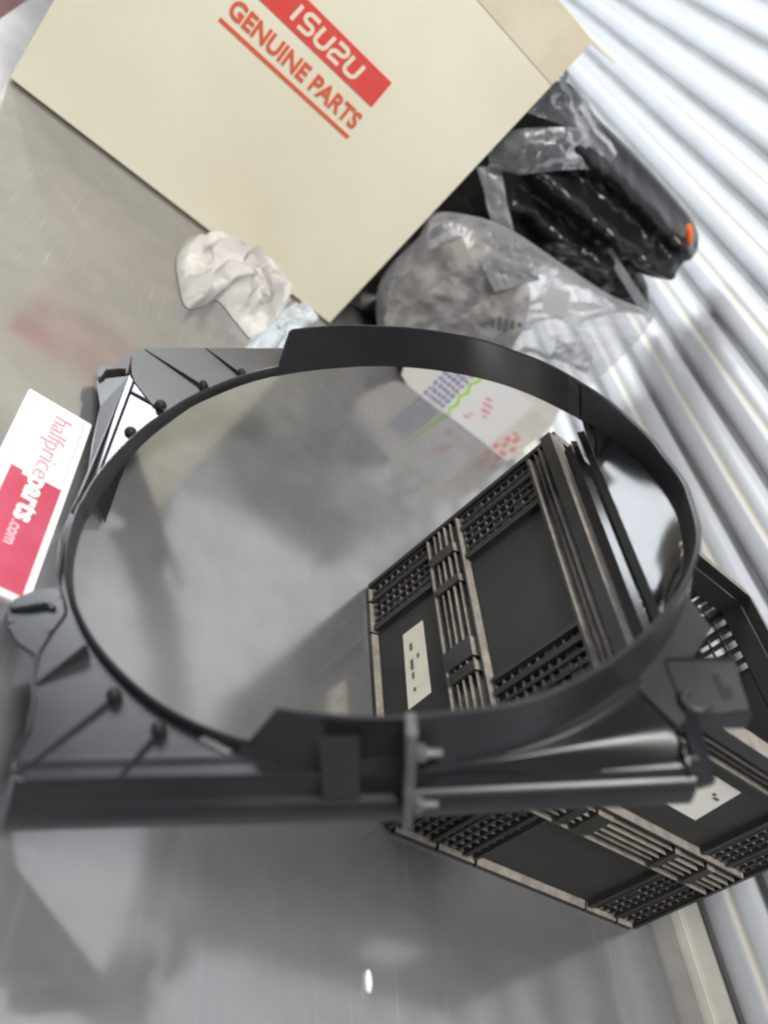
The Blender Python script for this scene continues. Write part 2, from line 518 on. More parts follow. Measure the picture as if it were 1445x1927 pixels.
# banner lettering drawn as thick strokes
def strokes(name, lines, wd, m, d):
    bm = bmesh.new()
    for pts in lines:
        k = len(pts)
        lft, rgt = [], []
        for i, p in enumerate(pts):
            a = Vector(pts[max(i - 1, 0)]); b = Vector(pts[min(i + 1, k - 1)])
            t = (b - a).normalized()
            n = Vector((-t.y, t.x)) * wd / 2
            lft.append((p[0] + n.x, p[1] + n.y)); rgt.append((p[0] - n.x, p[1] - n.y))
        for i in range(k - 1):
            q = [lft[i], lft[i + 1], rgt[i + 1], rgt[i]]
            bm.faces.new([bm.verts.new((x, BY - d, z)) for x, z in q])
    o = link(name, bm, m, carton); o.location = (-0.166, -1.5, 0)
def arc(cx, cz, r, a0, a1, n=7):
    return [(cx + r * math.cos(math.radians(a0 + (a1 - a0) * i / n)), cz + r * math.sin(math.radians(a0 + (a1 - a0) * i / n))) for i in range(n + 1)]
ZB, ZT, SL = 0.3265, 0.3505, 0.10
def sl(pts):
    return [(x + (z - ZB) * SL, z) for x, z in pts]
def letterU(x, w):
    r = 0.007
    return [sl([(x, ZT)] + [(x, ZB + r)] + arc(x + r, ZB + r, r, 180, 270, 5) + arc(x + w - r, ZB + r, r, 270, 360, 5) + [(x + w, ZT)])]
zm = (ZB + ZT) / 2
rr = (zm - ZB) / 2
def letterS(x, w):
    return [sl([(x + w, ZT), (x + rr, ZT)] + arc(x + rr, zm + rr, rr, 90, 270, 8)[1:] + [(x + w - rr, zm)] + arc(x + w - rr, zm - rr, rr, 90, -90, 8)[1:] + [(x, ZB)])]
def letterZ(x, w):
    return [sl([(x, ZT), (x + w - rr, ZT)] + arc(x + w - rr, zm + rr, rr, 90, -90, 8)[1:] + [(x + rr, zm)] + arc(x + rr, zm - rr, rr, 90, 180, 4)[1:] + [(x, ZB), (x + w, ZB)])]
LTR = [[sl([(0.1215, ZB), (0.1215, ZT)])]] + [letterS(0.1335, 0.019)] + [letterU(0.161, 0.0185)] + [letterZ(0.188, 0.019)] + [letterU(0.2155, 0.0195)]
strokes("banner_letters", [l for g in LTR for l in g], 0.0058, CREAM, 0.0016)
# darker band along the top edge, stained near the corner
TOP_BAND = mat("darker_card_band", (0.755, 0.70, 0.54), 0.5, spec=0.35, var=(0.68, 0.60, 0.45), vscale=16, rvar=0.08)
card_print("top_band", [(BX0 + 0.001, 0.519), (0.20, 0.5175), (BX1 - 0.001, 0.5165), (BX1 - 0.001, BZ - 0.001), (BX0 + 0.001, BZ - 0.001)], TOP_BAND)

# ================================================================== crate
CX0, CX1, CY0, CY1, CH = 0.514, 0.918, 0.397, 0.719, 0.303
crate = thing("folding_crate", "dusty black plastic folding crate with white labels under the shroud", "crate", (CX0, CY0, 0))
def wall(origin, sdir, ndir, length, c0, c1, coarse=False):
    """one crate side: s runs along it, z up, d>0 outwards; every lookalike element is its own mesh"""
    o = Vector(origin) - Vector((CX0, CY0, 0)); sd = Vector(sdir); nd = Vector(ndir)
    def T(s, d, z):
        return o + sd * s + nd * d + Vector((0, 0, z))
    def blk(bm, s0, s1, d0, d1, z0, z1, slope=0.0):
        v = [bm.verts.new(T(*p)) for p in ((s0, d0, z0), (s1, d0, z0), (s1, d1, z0), (s0, d1, z0),
                                          (s0, d0, z1), (s1, d0, z1), (s1, d1, z1 - slope), (s0, d1, z1 - slope))]
        for f in ((0, 3, 2, 1), (4, 5, 6, 7), (0, 1, 5, 4), (1, 2, 6, 5), (2, 3, 7, 6), (3, 0, 4, 7)):
            bm.faces.new([v[i] for i in f])
    def part(name, blocks, m=CRATE, bev=0.0):
        bm = bmesh.new()
        for b in blocks:
            blk(bm, *b)
        if bev:
            bevel(bm, bev, 1)
        return link(name, bm, m, crate)
    e = 0.013
    rnd = random.Random(int(length * 1000))
    # rails: base, hinge and rim, interrupted as the photo shows
    cuts = [(e, c0 * .55), (c0 * .55 + .004, c0), (c0 + .004, c1 - .003), (c1, c1 + (length - c1) * .55), (c1 + (length - c1) * .55 + .004, length - e)]
    for a, b in cuts:
        part("base_rail", [(a, b, -0.010, 0.0015, 0.0, 0.010, 0.004)])
    for z0, z1, dd, sl_ in ((0.106, 0.1105, 0.001, 0.003), (0.1175, 0.1205, 0.001, 0.002), (0.1260, 0.1290, 0.002, 0.002), (0.1345, 0.1375, 0.002, 0.002), (0.1430, 0.1460, 0.001, 0.002), (0.1525, 0.159, 0.0015, 0.004)):
        part("hinge_rail", [(e, length - e, -0.011, dd, z0, z1, sl_)])
    for f in (0.10, 0.30, 0.38, 0.70, 0.86):
        s = e + (length - 2 * e) * f
        w = 0.004 + 0.010 * ((f * 7.3) % 1.0)
        part("hinge_knuckle", [(s - w, s + w, -0.009, 0.0042, 0.1140, 0.1505, 0.004)])
    for z0, z1, dd, sl_ in ((0.262, 0.2680, 0.002, 0.003), (0.2725, 0.2755, 0.001, 0.002), (0.280, 0.2835, 0.004, 0.002)):
        part("rim_rail", [(e, length - e, -0.011, dd, z0, z1, sl_)])
    part("rim", [(0.006, length - 0.006, -0.012, 0.006, 0.288, CH, 0.002)])
    # solid panels
    for z0, z1 in ((0.0105, 0.1055), (0.1595, 0.2615)):
        part("panel", [(c0, c1, -0.011, -0.006, z0, z1)], CRATE_IN)
        part("panel_frame", [(c0 - 0.004, c0, -0.011, 0.000, z0, z1)])
        part("panel_frame", [(c1, c1 + 0.004, -0.011, 0.000, z0, z1)])
        # lattices each side of the panel
        for a, b in ((e, c0 - 0.0045), (c1 + 0.0045, length - e)):
            bl = []
            nz = max(3, int((z1 - z0) / (0.0165 if coarse else 0.0100)))
            for i in range(nz + 1):
                z = z0 + (z1 - z0) * i / nz
                bl.append((a, b, -0.010, -0.0030, max(z - 0.0013, z0), min(z + 0.0013, z1), 0.0010))
            ns = max(3, int((b - a) / (0.0165 if coarse else 0.0105)))
            for i in range(ns + 1):
                s = a + (b - a) * i / ns
                wdt = 0.0032 if i % 4 == 0 else 0.0016
                bl.append((max(s - wdt, a), min(s + wdt, b), -0.0095, 0.0 if i % 4 == 0 else -0.0022, z0, z1))
            for i in range(ns):
                for jz in range(nz):
                    if not coarse and rnd.random() < 0.36:
                        s0 = a + (b - a) * i / ns; z0_ = z0 + (z1 - z0) * jz / nz
                        dd = rnd.uniform(-0.006, -0.0028)
                        bl.append((s0 + 0.001, s0 + (b - a) / ns - 0.001, -0.0098, dd, z0_ + 0.0005, z0_ + (z1 - z0) / nz - 0.0005, 0.001))
            l = part("lattice", bl, CRATE_L)
            l["kind"] = "stuff"
    part("backing_strip", [(e, length - e, -0.0125, -0.0115, 0.1060, 0.1590), (e, length - e, -0.0125, -0.0115, 0.262, 0.2875)], CRATE_IN)
LX, LY = CX1 - CX0, CY1 - CY0
wall((CX0, CY0, 0), (0, 1, 0), (-1, 0, 0), LY, 0.078, 0.240)
wall((CX0, CY0, 0), (1, 0, 0), (0, -1, 0), LX, 0.122, 0.305)
wall((CX1, CY0, 0), (0, 1, 0), (1, 0, 0), LY, 0.110, 0.215, True)
wall((CX0, CY1, 0), (1, 0, 0), (0, 1, 0), LX, 0.122, 0.262, True)
for sx, sy in ((0, 0), (LX, 0), (0, LY), (LX, LY)):
    bm = bmesh.new()
    a, b = (0.0, 0.0135) if sx == 0 else (LX - 0.0135, LX)
    c, d = (0.0, 0.0135) if sy == 0 else (LY - 0.0135, LY)
    box(bm, a, b, c, d, 0.0, CH - 0.001)
    bevel(bm, 0.004, 2)
    link("corner_post", bm, CRATE, crate)
boxobj("crate_floor", 0.013, LX - 0.013, 0.013, LY - 0.013, 0.004, 0.010, CRATE_IN, crate)
def paper(name, pts, m, marks, nrm):
    bm = bmesh.new()
    P = [Vector(p) - Vector((CX0, CY0, 0)) for p in pts]
    n = Vector(nrm) * 0.0008
    a = [bm.verts.new(p) for p in P]; b = [bm.verts.new(p + n) for p in P]
    bm.faces.new(a); bm.faces.new(b)
    for i in range(4):
        j = (i + 1) % 4
        bm.faces.new((a[i], b[i], b[j], a[j]))
    o = link(name, bm, m, crate)
    bm = bmesh.new()
    for (u0, u1, v0, v1) in marks:
        q = []
        for u, v in ((u0, v0), (u1, v0), (u1, v1), (u0, v1)):
            q.append(bm.verts.new(P[0].lerp(P[1], u).lerp(P[3].lerp(P[2], u), v) + n * 1.6))
        bm.faces.new(q)
    link("ink_mark", bm, INK, o)
xp = CX0 + 0.0058
paper("label", [(xp, 0.606, 0.049), (xp, 0.606, 0.080), (xp, 0.510, 0.079), (xp, 0.508, 0.046)], LABEL,
      [(.30, .42, .20, .30), (.28, .40, .42, .56), (.30, .40, .60, .68), (.60, .70, .40, .46), (.32, .42, .80, .85)], (-1, 0, 0))
yp = CY0 + 0.0058
paper("label", [(0.680, yp, 0.190), (0.764, yp, 0.189), (0.756, yp, 0.246), (0.700, yp, 0.247)], LABEL_W,
      [(.72, .86, .60, .66), (.62, .70, .66, .72)], (0, -1, 0))

# ================================================================== fan shroud
EU = Vector((0.7479835, -0.0331247, 0.6628902))
EV = Vector((0.0442420, 0.9990208, 0.0))
EN = Vector((-0.6622411, 0.0293276, 0.7487166))
SC = Vector((0.3292934, 0.5363755, 0.2073442 + 0.0015))
SM = Matrix(((EU.x, EV.x, EN.x, SC.x), (EU.y, EV.y, EN.y, SC.y), (EU.z, EV.z, EN.z, SC.z), (0, 0, 0, 1)))
shroud = thing("fan_shroud", "black plastic radiator fan shroud with a big round opening, tilted against the crate", "fan shroud", M=SM)
# radius of the ring by angle (degrees, image sense: 0 right, 90 bottom)
RB = [(-180, .2455), (-161, .2445), (-147, .2462), (-133, .2500), (-118, .2535), (-100, .2525), (-84, .2545), (-58, .2555), (-40, .2525), (-20, .2530), (1, .2560), (24, .2510), (60, .2500), (90, .2500), (120, .2526), (140, .2504), (160, .2496), (180, .2470)]
RR = [(-115, .2610), (-102, .2590), (-86, .2545), (-68, .2515), (-50, .2450), (-32, .2400), (-18, .2390), (-6, .2420), (8, .2490), (22, .2535), (45, .2510), (69, .2508), (82, .2470), (95, .2475), (115, .2500)]
def pt(r, th, z):
    a = math.radians(th)
    return (r * math.cos(a), -r * math.sin(a), z)
FL = 0.0434
def rim_z(th):
    if 94 <= th <= 99:
        return FL - 0.008
    return FL
# flange wall: two halves that meet at the joint
def flange(name, t0, t1, cut0=0.0, cut1=0.0):
    bm = bmesh.new()
    N = 90
    rows = []
    for i in range(N + 1):
        th = t0 + (t1 - t0) * i / N
        k0 = min(1.0, (i / N) * (t1 - t0) / cut0) if cut0 else 1.0
        k1 = min(1.0, (1 - i / N) * (t1 - t0) / cut1) if cut1 else 1.0
        h = FL * max(0.18, min(k0, k1))
        f = h / FL
        rb = interp(RB, th); rt = rb + (interp(RR, th) - rb) * f
        rows.append([bm.verts.new(pt(rb, th, -0.004)), bm.verts.new(pt(rb + (rt - rb) * .5, th, h * .5)), bm.verts.new(pt(rt, th, h - 0.0008)),
                     bm.verts.new(pt(rt + 0.0012, th, h)), bm.verts.new(pt(rt + 0.0032, th, h - 0.0006)),
                     bm.verts.new(pt(rb + (rt - rb) * .5 + .0036, th, h * .5)), bm.verts.new(pt(rb + 0.0055, th, 0.0035)), bm.verts.new(pt(rb + 0.009, th, -0.002))])
    for a, b in zip(rows, rows[1:]):
        for k in range(7):
            bm.faces.new((a[k], a[k + 1], b[k + 1], b[k]))
    bm.faces.new(rows[0]); bm.faces.new(rows[-1][::-1])
    return link(name, bm, PLASTIC, shroud, True, 45)
flange("ring_wall", -113.5, -36.5, cut0=4.5)
flange("ring_wall", -36.3, 86.8)
flange("ring_wall", 87.2, 110.5, cut1=5.5)
# low lip round the rest of the opening
bm = bmesh.new()
rows = []
for i in range(101):
    th = 110.5 + (246.5 - 110.5) * i / 100
    tt = th if th <= 180 else th - 360
    rb = interp(RB, tt)
    rows.append([bm.verts.new(pt(rb, th, -0.0110 + 0.0075 * min(1.0, max(0.0, (th - 193) / 30.0)))), bm.verts.new(pt(rb, th, 0.0066)), bm.verts.new(pt(rb + .0012, th, 0.0078)), bm.verts.new(pt(rb + .003, th, 0.0070)), bm.verts.new(pt(rb + .0048, th, -0.001)), bm.verts.new(pt(rb + .0042, th, -0.0112 + 0.0075 * min(1.0, max(0.0, (th - 193) / 30.0))))])
for a, b in zip(rows, rows[1:]):
    for k in range(5):
        bm.faces.new((a[k], a[k + 1], b[k + 1], b[k]))
link("opening_lip", bm, PLASTIC, shroud, True, 45)
# plates: left half and right half, round the opening
def hole(t0, t1, n, extra=0.003):
    out = []
    for i in range(n + 1):
        th = t0 + (t1 - t0) * i / n
        tt = th if th <= 180 else th - 360
        p = pt(interp(RB, tt) + extra, th, 0)
        out.append((p[0], p[1]))
    return out
# upper-left plate: opening edge, then the outline
p_up = hole(266, 217, 24) + [(-0.222, 0.172), (-0.247, 0.214), (-0.254, 0.232), (-0.262, 0.268), (-0.257, 0.290), (0.0, 0.287), (0.004, 0.262)]
bm = bmesh.new(); prismz(bm, p_up, 0.0, -0.003); link("back_plate", bm, PLASTIC_B, shroud)
# lower-left plate
p_lo = hole(153, 87.5, 40) + [(0.012, -0.256), (-0.05, -0.257), (-0.160, -0.2575), (-0.219, -0.2585), (-0.2250, -0.2555), (-0.2285, -0.239), (-0.2245, -0.224), (-0.2270, -0.212), (-0.2285, -0.199), (-0.2340, -0.185), (-0.2385, -0.150), (-0.240, -0.130)]
bm = bmesh.new(); prismz(bm, p_lo, 0.0, -0.003); link("back_plate", bm, PLASTIC, shroud)
# raised edge of the lower-left plate
bm = bmesh.new()
sweep(bm, [(-0.2255, -0.2545, 0.0005), (-0.2290, -0.239, .0005), (-0.2250, -0.224, .0005), (-0.2275, -0.212, .0005), (-0.2290, -0.199, .0005), (-0.2345, -0.185, .0005), (-0.239, -0.150, .0005), (-0.240, -0.133, .0005)], 0.0016, 6)
link("plate_edge", bm, PLASTIC, shroud, True)
# left facet that catches the light, with its inner lip strips
def facet(name, quad, m, th=0.0025):
    bm = bmesh.new()
    a = [bm.verts.new(p) for p in quad]; b = [bm.verts.new((p[0], p[1], p[2] - th)) for p in quad]
    bm.faces.new(a); bm.faces.new(b[::-1])
    n = len(quad)
    for i in range(n):
        j = (i + 1) % n
        bm.faces.new((a[i], b[i], b[j], a[j]))
    return link(name, bm, m, shroud)
def fz(x, y, d=0.0):
    return (x, y, -0.0015 + 0.03 * (x + 0.2475) + 0.055 * (y - 0.213) + d)
ed = [fz(x, y) for x, y in hole(217, 191.5, 10, 0.004)]
facet("side_facet", [fz(-0.2475, 0.213), fz(-0.222, 0.1715)] + ed + [fz(-0.2505, 0.045)], GLOSS)
facet("lip_strip", [fz(-0.2548, 0.226, .003), fz(-0.2490, 0.214, .003), fz(-0.2514, 0.042, .003), fz(-0.2545, 0.040, .003)], GLOSS)
facet("side_facet", [(-0.2905, 0.226, -0.004), (-0.2560, 0.227, 0.0), (-0.2552, 0.04, 0.0), (-0.2570, -0.002, 0.0), (-0.2600, 0.004, -0.003), (-0.2570, 0.050, -0.004), (-0.2660, 0.106, -0.004), (-0.2740, 0.173, -0.004)], PLASTIC, 0.012)
facet("side_facet", [(-0.2570, -0.0025, 0.001), (-0.2505, -0.010, 0.001), (-0.2505, -0.045, 0.001), (-0.2445, -0.085, 0.001), (-0.2480, -0.078, 0.0), (-0.2555, -0.044, 0.0), (-0.2575, -0.028, 0.0)], PLASTIC, 0.010)
# side wall that drops to the table on the left
def strip(name, top, bot, m, th=0.003, smooth=False):
    bm = bmesh.new()
    a = [bm.verts.new(p) for p in top]; b = [bm.verts.new(p) for p in bot]
    for i in range(len(top) - 1):
        bm.faces.new((a[i], a[i + 1], b[i + 1], b[i]))
    bmesh.ops.solidify(bm, geom=list(bm.faces), thickness=th)
    return link(name, bm, m, shroud, smooth, 40)
DEP = 0.051
strip("side_wall", [(-0.2560, 0.286, -0.001), (-0.2560, 0.045, -0.004)], [(-0.2500, 0.283, -DEP), (-0.2490, 0.045, -DEP)], PLASTIC)
strip("side_wall", [(-0.2385, -0.130, -0.003), (-0.2320, -0.185, -0.003), (-0.2255, -0.2555, -0.003)], [(-0.2460, -0.130, -DEP), (-0.2450, -0.185, -DEP), (-0.2430, -0.2575, -DEP)], PLASTIC)
strip("side_wall", [(-0.256, 0.288, -0.003), (0.06, 0.286, -0.003)], [(-0.256, 0.287, -0.014), (0.06, 0.285, -0.014)], PLASTIC_B)
# lower wall with its ledge, left and right halves
def bwall(name, x0, x1, y0, y1, m, slant=0.0, right=False):
    bm = bmesh.new()
    if right:
        pr0 = [(-0.0040, -0.0100), (0.0000, -0.0122), (0.0020, -0.0145), (0.0030, -0.0170), (0.0030, -0.0220), (0.0033, -0.0242), (0.0044, -0.0250), (0.0060, -0.0256), (0.0088, -0.0280), (0.0104, -0.0315)]
    else:
        pr0 = [(-0.012, 0.0), (-0.004, 0.0004), (0.0008, -0.0016), (0.0030, -0.006), (0.0030, -0.0235), (0.0045, -0.0252), (0.0085, -0.0262), (0.0102, -0.0285)]
    pr = pr0 + [ (0.0102, -0.046), (0.0075, -DEP), (0.002, -DEP), (0.000, -0.03), (-0.002, -0.008)]
    rows = []
    for x, y, sl_ in ((x0, y0, slant), ((x0 + x1) / 2, (y0 + y1) / 2, 0), (x1, y1, 0)):
        rows.append([bm.verts.new((x + z * sl_, y - d, z)) for d, z in pr])
    n = len(pr)
    for a, b in zip(rows, rows[1:]):
        for k in range(n):
            bm.faces.new((a[k], a[(k + 1) % n], b[(k + 1) % n], b[k]))
    bm.faces.new(rows[0]); bm.faces.new(rows[-1][::-1])
    return link(name, bm, m, shroud, True, 50)
bwall("lower_wall", -0.2235, 0.0112, -0.2545, -0.2525, PLASTIC, 0.36)
bwall("lower_wall", 0.0190, 0.2020, -0.2500, -0.2440, PLASTIC, 0.0, True)
# ribs on the plates, some ending in a small boss
def rib(a, b, h=0.004, w=0.0011, boss=True, slope=True):
    A, B = Vector((*a, 0)), Vector((*b, 0))
    t = (B - A).normalized(); n = Vector((-t.y, t.x, 0)) * w
    bm = bmesh.new()
    h0 = 0.0012 if slope else h
    v = [bm.verts.new(p) for p in (A - n - Vector((0, 0, .001)), A + n - Vector((0, 0, .001)), B + n - Vector((0, 0, .001)), B - n - Vector((0, 0, .001)),
                                   A - n * .6 + Vector((0, 0, h0)), A + n * .6 + Vector((0, 0, h0)), B + n * .6 + Vector((0, 0, h)), B - n * .6 + Vector((0, 0, h)))]
    for f in ((0, 3, 2, 1), (4, 5, 6, 7), (0, 1, 5, 4), (1, 2, 6, 5), (2, 3, 7, 6), (3, 0, 4, 7)):
        bm.faces.new([v[i] for i in f])
    r = link("rib", bm, PLASTIC_B if a[1] > 0 else PLASTIC, shroud)
    if boss:
        bm = bmesh.new()
        bmesh.ops.create_uvsphere(bm, u_segments=12, v_segments=8, radius=1.0,
                                  matrix=Matrix.Translation(B + Vector((0, 0, 0.002))) @ Matrix.Diagonal((0.0052, 0.0052, 0.0085, 1)))
        link("boss", bm, DARKP, r, True)
rib((-0.2490, 0.2845), (-0.1735, 0.1995), 0.0055, 0.0015)
rib((-0.1830, 0.2880), (-0.1370, 0.2240), 0.0055, 0.0013)
rib((-0.2310, -0.1855), (-0.2030, -0.1595), 0.010, 0.0018, boss=False)
rib((-0.2220, -0.2535), (-0.1765, -0.1985), 0.004, 0.0012)
rib((-0.1600, -0.2565), (-0.1425, -0.2260), 0.004, 0.0012)
def rib2(a, b, za, zb):
    bm = bmesh.new(); sweep(bm, [(*a, za), (*b, zb)], 0.0018, 6); r = link("rib", bm, DARKP, shroud, True)
    bm = bmesh.new(); bmesh.ops.create_uvsphere(bm, u_segments=12, v_segments=8, radius=1.0, matrix=Matrix.Translation((*b, zb + 0.002)) @ Matrix.Diagonal((0.0062, 0.0058, 0.007, 1)))
    link("boss", bm, DARKP, r, True)
rib2((-0.2470, 0.1960), (-0.2120, 0.1665), -0.002, -0.002)
rib2((-0.2470, 0.1310), (-0.2345, 0.1270), -0.008, -0.008)
# rectangular slot and small pale patch by the opening
bm = bmesh.new()
prismz(bm, [(-0.1165, -0.2325), (-0.0975, -0.2435), (-0.0950, -0.2405), (-0.1140, -0.2292)], 0.0012, -0.0005)
link("moulded_patch", bm, mat("pale_scuffed_plastic", (0.16, 0.16, 0.165), 0.4), shroud)
# inside of the right half: sloping duct surface and stepped lip
arcr = [(x, y, 0.0015) for x, y in hole(-35, 27, 30, 0.0)]
chord = []
for i in range(31):
    t = i / 30
    chord.append((0.2138 + 0.004 * t, 0.133 - 0.253 * t, -0.0172))
bm = bmesh.new()
rows = []
for i in range(31):
    A, B = Vector(arcr[i]), Vector(chord[i])
    ln = []
    for k in range(9):
        t = k / 8
        p = A.lerp(B, t)
        p.z = A.z + (B.z - A.z) * t - 0.0012 * math.sin(math.pi * t)
        ln.append(bm.verts.new(p))
    rows.append(ln)
for a, b in zip(rows, rows[1:]):
    for k in range(8):
        bm.faces.new((a[k], a[k + 1], b[k + 1], b[k]))
bmesh.ops.solidify(bm, geom=list(bm.faces), thickness=-0.002)
link("duct_surface", bm, DUCT, shroud, True, 60)
for xa, za, xb, zb, m in ((0.2138, -0.0178, 0.2080, -0.0225, DARKP), (0.2083, -0.0300, 0.2030, -0.0330, DUCT), (0.2028, -0.0335, 0.1985, -0.0460, PLASTIC)):
    strip("duct_lip", [(xa, 0.146, za), (xa + .0020, 0.01, za), (xa + .004, -0.122, za)], [(xb, 0.150, zb), (xb + .0020, 0.01, zb), (xb + .004, -0.132, zb)], m, 0.0018)
# right corner: flat triangle, its blend and the corner tab
bm = bmesh.new()
rows = []
for i in range(27):
    t0 = i / 26
    th = 47.0 + 33.0 * t0
    r = interp(RB, th) + 0.0060
    A = Vector((r * math.cos(math.radians(th)), -r * math.sin(math.radians(th)), 0))
    B = Vector((0.1965 + (0.046 - 0.1965) * t0, -0.2475 - 0.0062 * t0, 0))
    ln = []
    gap = (A - B).length
    for k in range(19):
        t = k / 18
        p = A.lerp(B, t)
        z = 0.0045 * max(0.0, 1 - t / 0.22) ** 2 - 0.0145 * max(0.0, (t - 0.48) / 0.52) ** 2.0 * min(1.0, gap / 0.02 + 0.25)
        p.z = z
        ln.append(bm.verts.new(p))
    rows.append(ln)
for a, b in zip(rows, rows[1:]):
    for k in range(18):
        bm.faces.new((a[k], a[k + 1], b[k + 1], b[k]))
bmesh.ops.solidify(bm, geom=list(bm.faces), thickness=0.002)
link("corner_plate", bm, SATIN, shroud, True, 60)
facet("corner_plate", [(x, y, 0.002) for x, y in hole(24, 48, 10, 0.003)] + [(0.170, -0.194, 0.002), (0.190, -0.2285, 0.002), (0.197, -0.222, 0.002), (0.2000, -0.178, 0.002), (0.216, -0.172, 0.002), (0.243, -0.140, -0.002)], PLASTIC_B)
bm = bmesh.new()
prismz(bm, [(0.197, -0.175), (0.2455, -0.1745), (0.2425, -0.196), (0.2405, -0.2165), (0.2060, -0.2215), (0.1975, -0.2190)], 0.0035, -0.001)
# slot and notch are dark blocks on the tab, coloured like shaded openings
tab = link("mounting_tab", bm, PLASTIC_B, shroud)
boxobj("tab_flange", 0.2050, 0.2410, -0.2215, -0.2195, -0.012, 0.0045, PLASTIC, shroud, 0.0008)
boxobj("tab_flange", 0.198, 0.2455, -0.1755, -0.1735, -0.010, 0.0062, PLASTIC, shroud, 0.0008)
boxobj("tab_slot_shade_block", 0.2255, 0.2300, -0.2090, -0.1880, 0.0036, 0.0042, DARKP, shroud)
boxobj("tab_slot_shade_block", 0.2300, 0.2335, -0.2060, -0.1990, 0.0036, 0.0044, DARKP, shroud)
bm = bmesh.new()
sweep(bm, [(0.2155, -0.2140, 0.005), (0.2060, -0.2185, 0.005), (0.2000, -0.2165, 0.005), (0.1975, -0.2105, 0.005), (0.1995, -0.2050, 0.005), (0.2050, -0.2030, 0.005)], 0.0024, 8)
link("tab_hook", bm, PLASTIC_B, shroud, True)
# strap that runs down at the right end of the lower wall
facet("end_strap", [(0.1945, -0.2210, 0.0015), (0.2060, -0.2215, 0.0015), (0.2235, -0.2385, -0.044), (0.2130, -0.2405, -0.046)], PLASTIC, 0.006)
strip("end_strap", [(0.1900, -0.2260, 0.001), (0.1905, -0.2480, -0.004)], [(0.2050, -0.2240, -0.045), (0.2060, -0.2520, -0.049)], PLASTIC, 0.003)
strip("side_wall", [(0.2280, 0.10, -0.0220), (0.2280, 0.0, -0.0220), (0.2340, -0.165, -0.012)], [(0.2200, 0.10, -0.046), (0.2200, 0.0, -0.046), (0.2215, -0.150, -0.046)], PLASTIC)
# bridge pieces and joint flange in the middle of the lower side
facet("bridge_panel", [(-0.0390, -0.2560, 0.0360), (-0.0155, -0.2565, 0.0360), (-0.0155, -0.2605, -0.030), (-0.0385, -0.2605, -0.030)], PLASTIC, 0.003)
strip("bridge_panel", [(-0.0150, -0.2515, FL - 0.001), (0.0105, -0.2510, FL - 0.001)], [(-0.0150, -0.2570, -0.022), (0.0105, -0.2570, -0.022)], PLASTIC, 0.003)
strip("bridge_panel", [(-0.0380, -0.2605, -0.0305), (0.0105, -0.2600, -0.0305)], [(-0.0380, -0.2585, -DEP), (0.0105, -0.2570, -DEP)], PLASTIC, 0.003)
bm = bmesh.new()
prism(bm, [(-0.246, FL + 0.001), (-0.262, FL - 0.001), (-0.2665, 0.030), (-0.2670, -0.045), (-0.2640, -DEP - 0.004), (-0.2480, -DEP - 0.004)],
      lambda y, z: (0.0115, y, z), lambda y, z: (0.0182, y, z))
bevel(bm, 0.0010, 2)
link("joint_flange", bm, GREY_METAL, shroud)
for zz, yy in ((0.0230, -0.2600), (-0.0270, -0.2630)):
    bm = bmesh.new()
    R90 = Matrix.Rotation(math.radians(90), 4, 'Y')
    bmesh.ops.create_cone(bm, cap_ends=True, segments=6, radius1=0.0058, radius2=0.0058, depth=0.005, matrix=Matrix.Translation((0.0212, yy, zz)) @ R90)
    bmesh.ops.create_cone(bm, cap_ends=True, segments=10, radius1=0.0032, radius2=0.0028, depth=0.010, matrix=Matrix.Translation((0.0285, yy, zz)) @ R90)
    link("bolt", bm, GREY_METAL, shroud, True, 35)
strip("bolt_bracket", [(0.0186, -0.2530, 0.0120), (0.030, -0.2530, 0.0170)], [(0.0186, -0.2640, 0.0105), (0.032, -0.2620, 0.0155)], PLASTIC, 0.002)
# second joint, top right of the ring
strip("joint_flange", [pt(interp(RR, -37) - .0012, -38.2, FL - .0005), pt(interp(RR, -36) - .0012, -34.8, FL - .0005)], [pt(interp(RB, -37) - .0012, -38.2, -0.002), pt(interp(RB, -36) - .0012, -34.8, -0.002)], GREY_METAL, 0.0015)
# corner brackets on the left
bm = bmesh.new()
prismz(bm, [(-0.2875, 0.222), (-0.2930, 0.236), (-0.2900, 0.247), (-0.2780, 0.252), (-0.2660, 0.270), (-0.2605, 0.268), (-0.2575, 0.232), (-0.2600, 0.228), (-0.2620, 0.240), (-0.2700, 0.241), (-0.2820, 0.238), (-0.2830, 0.226)], 0.001, -0.010)
bevel(bm, 0.001, 1)
link("corner_bracket", bm, PLASTIC_B, shroud)
bm = bmesh.new()
prismz(bm, [(-0.2405, -0.093), (-0.2590, -0.0955), (-0.2715, -0.1050), (-0.2735, -0.1180), (-0.2680, -0.1330), (-0.2560, -0.1500), (-0.2370, -0.1640), (-0.2330, -0.1400), (-0.2280, -0.122), (-0.2335, -0.106)], 0.002, -0.010)
bevel(bm, 0.0015, 1)
link("corner_bracket", bm, PLASTIC, shroud)
bm = bmesh.new()
sweep(bm, [(-0.2690, -0.1180, 0.0025), (-0.2550, -0.1165, 0.004), (-0.2440, -0.1135, 0.004), (-0.2380, -0.1180, 0.003)], [0.0022, 0.0026, 0.0030, 0.0022], 6)
link("bracket_rib", bm, GLOSS, shroud, True)

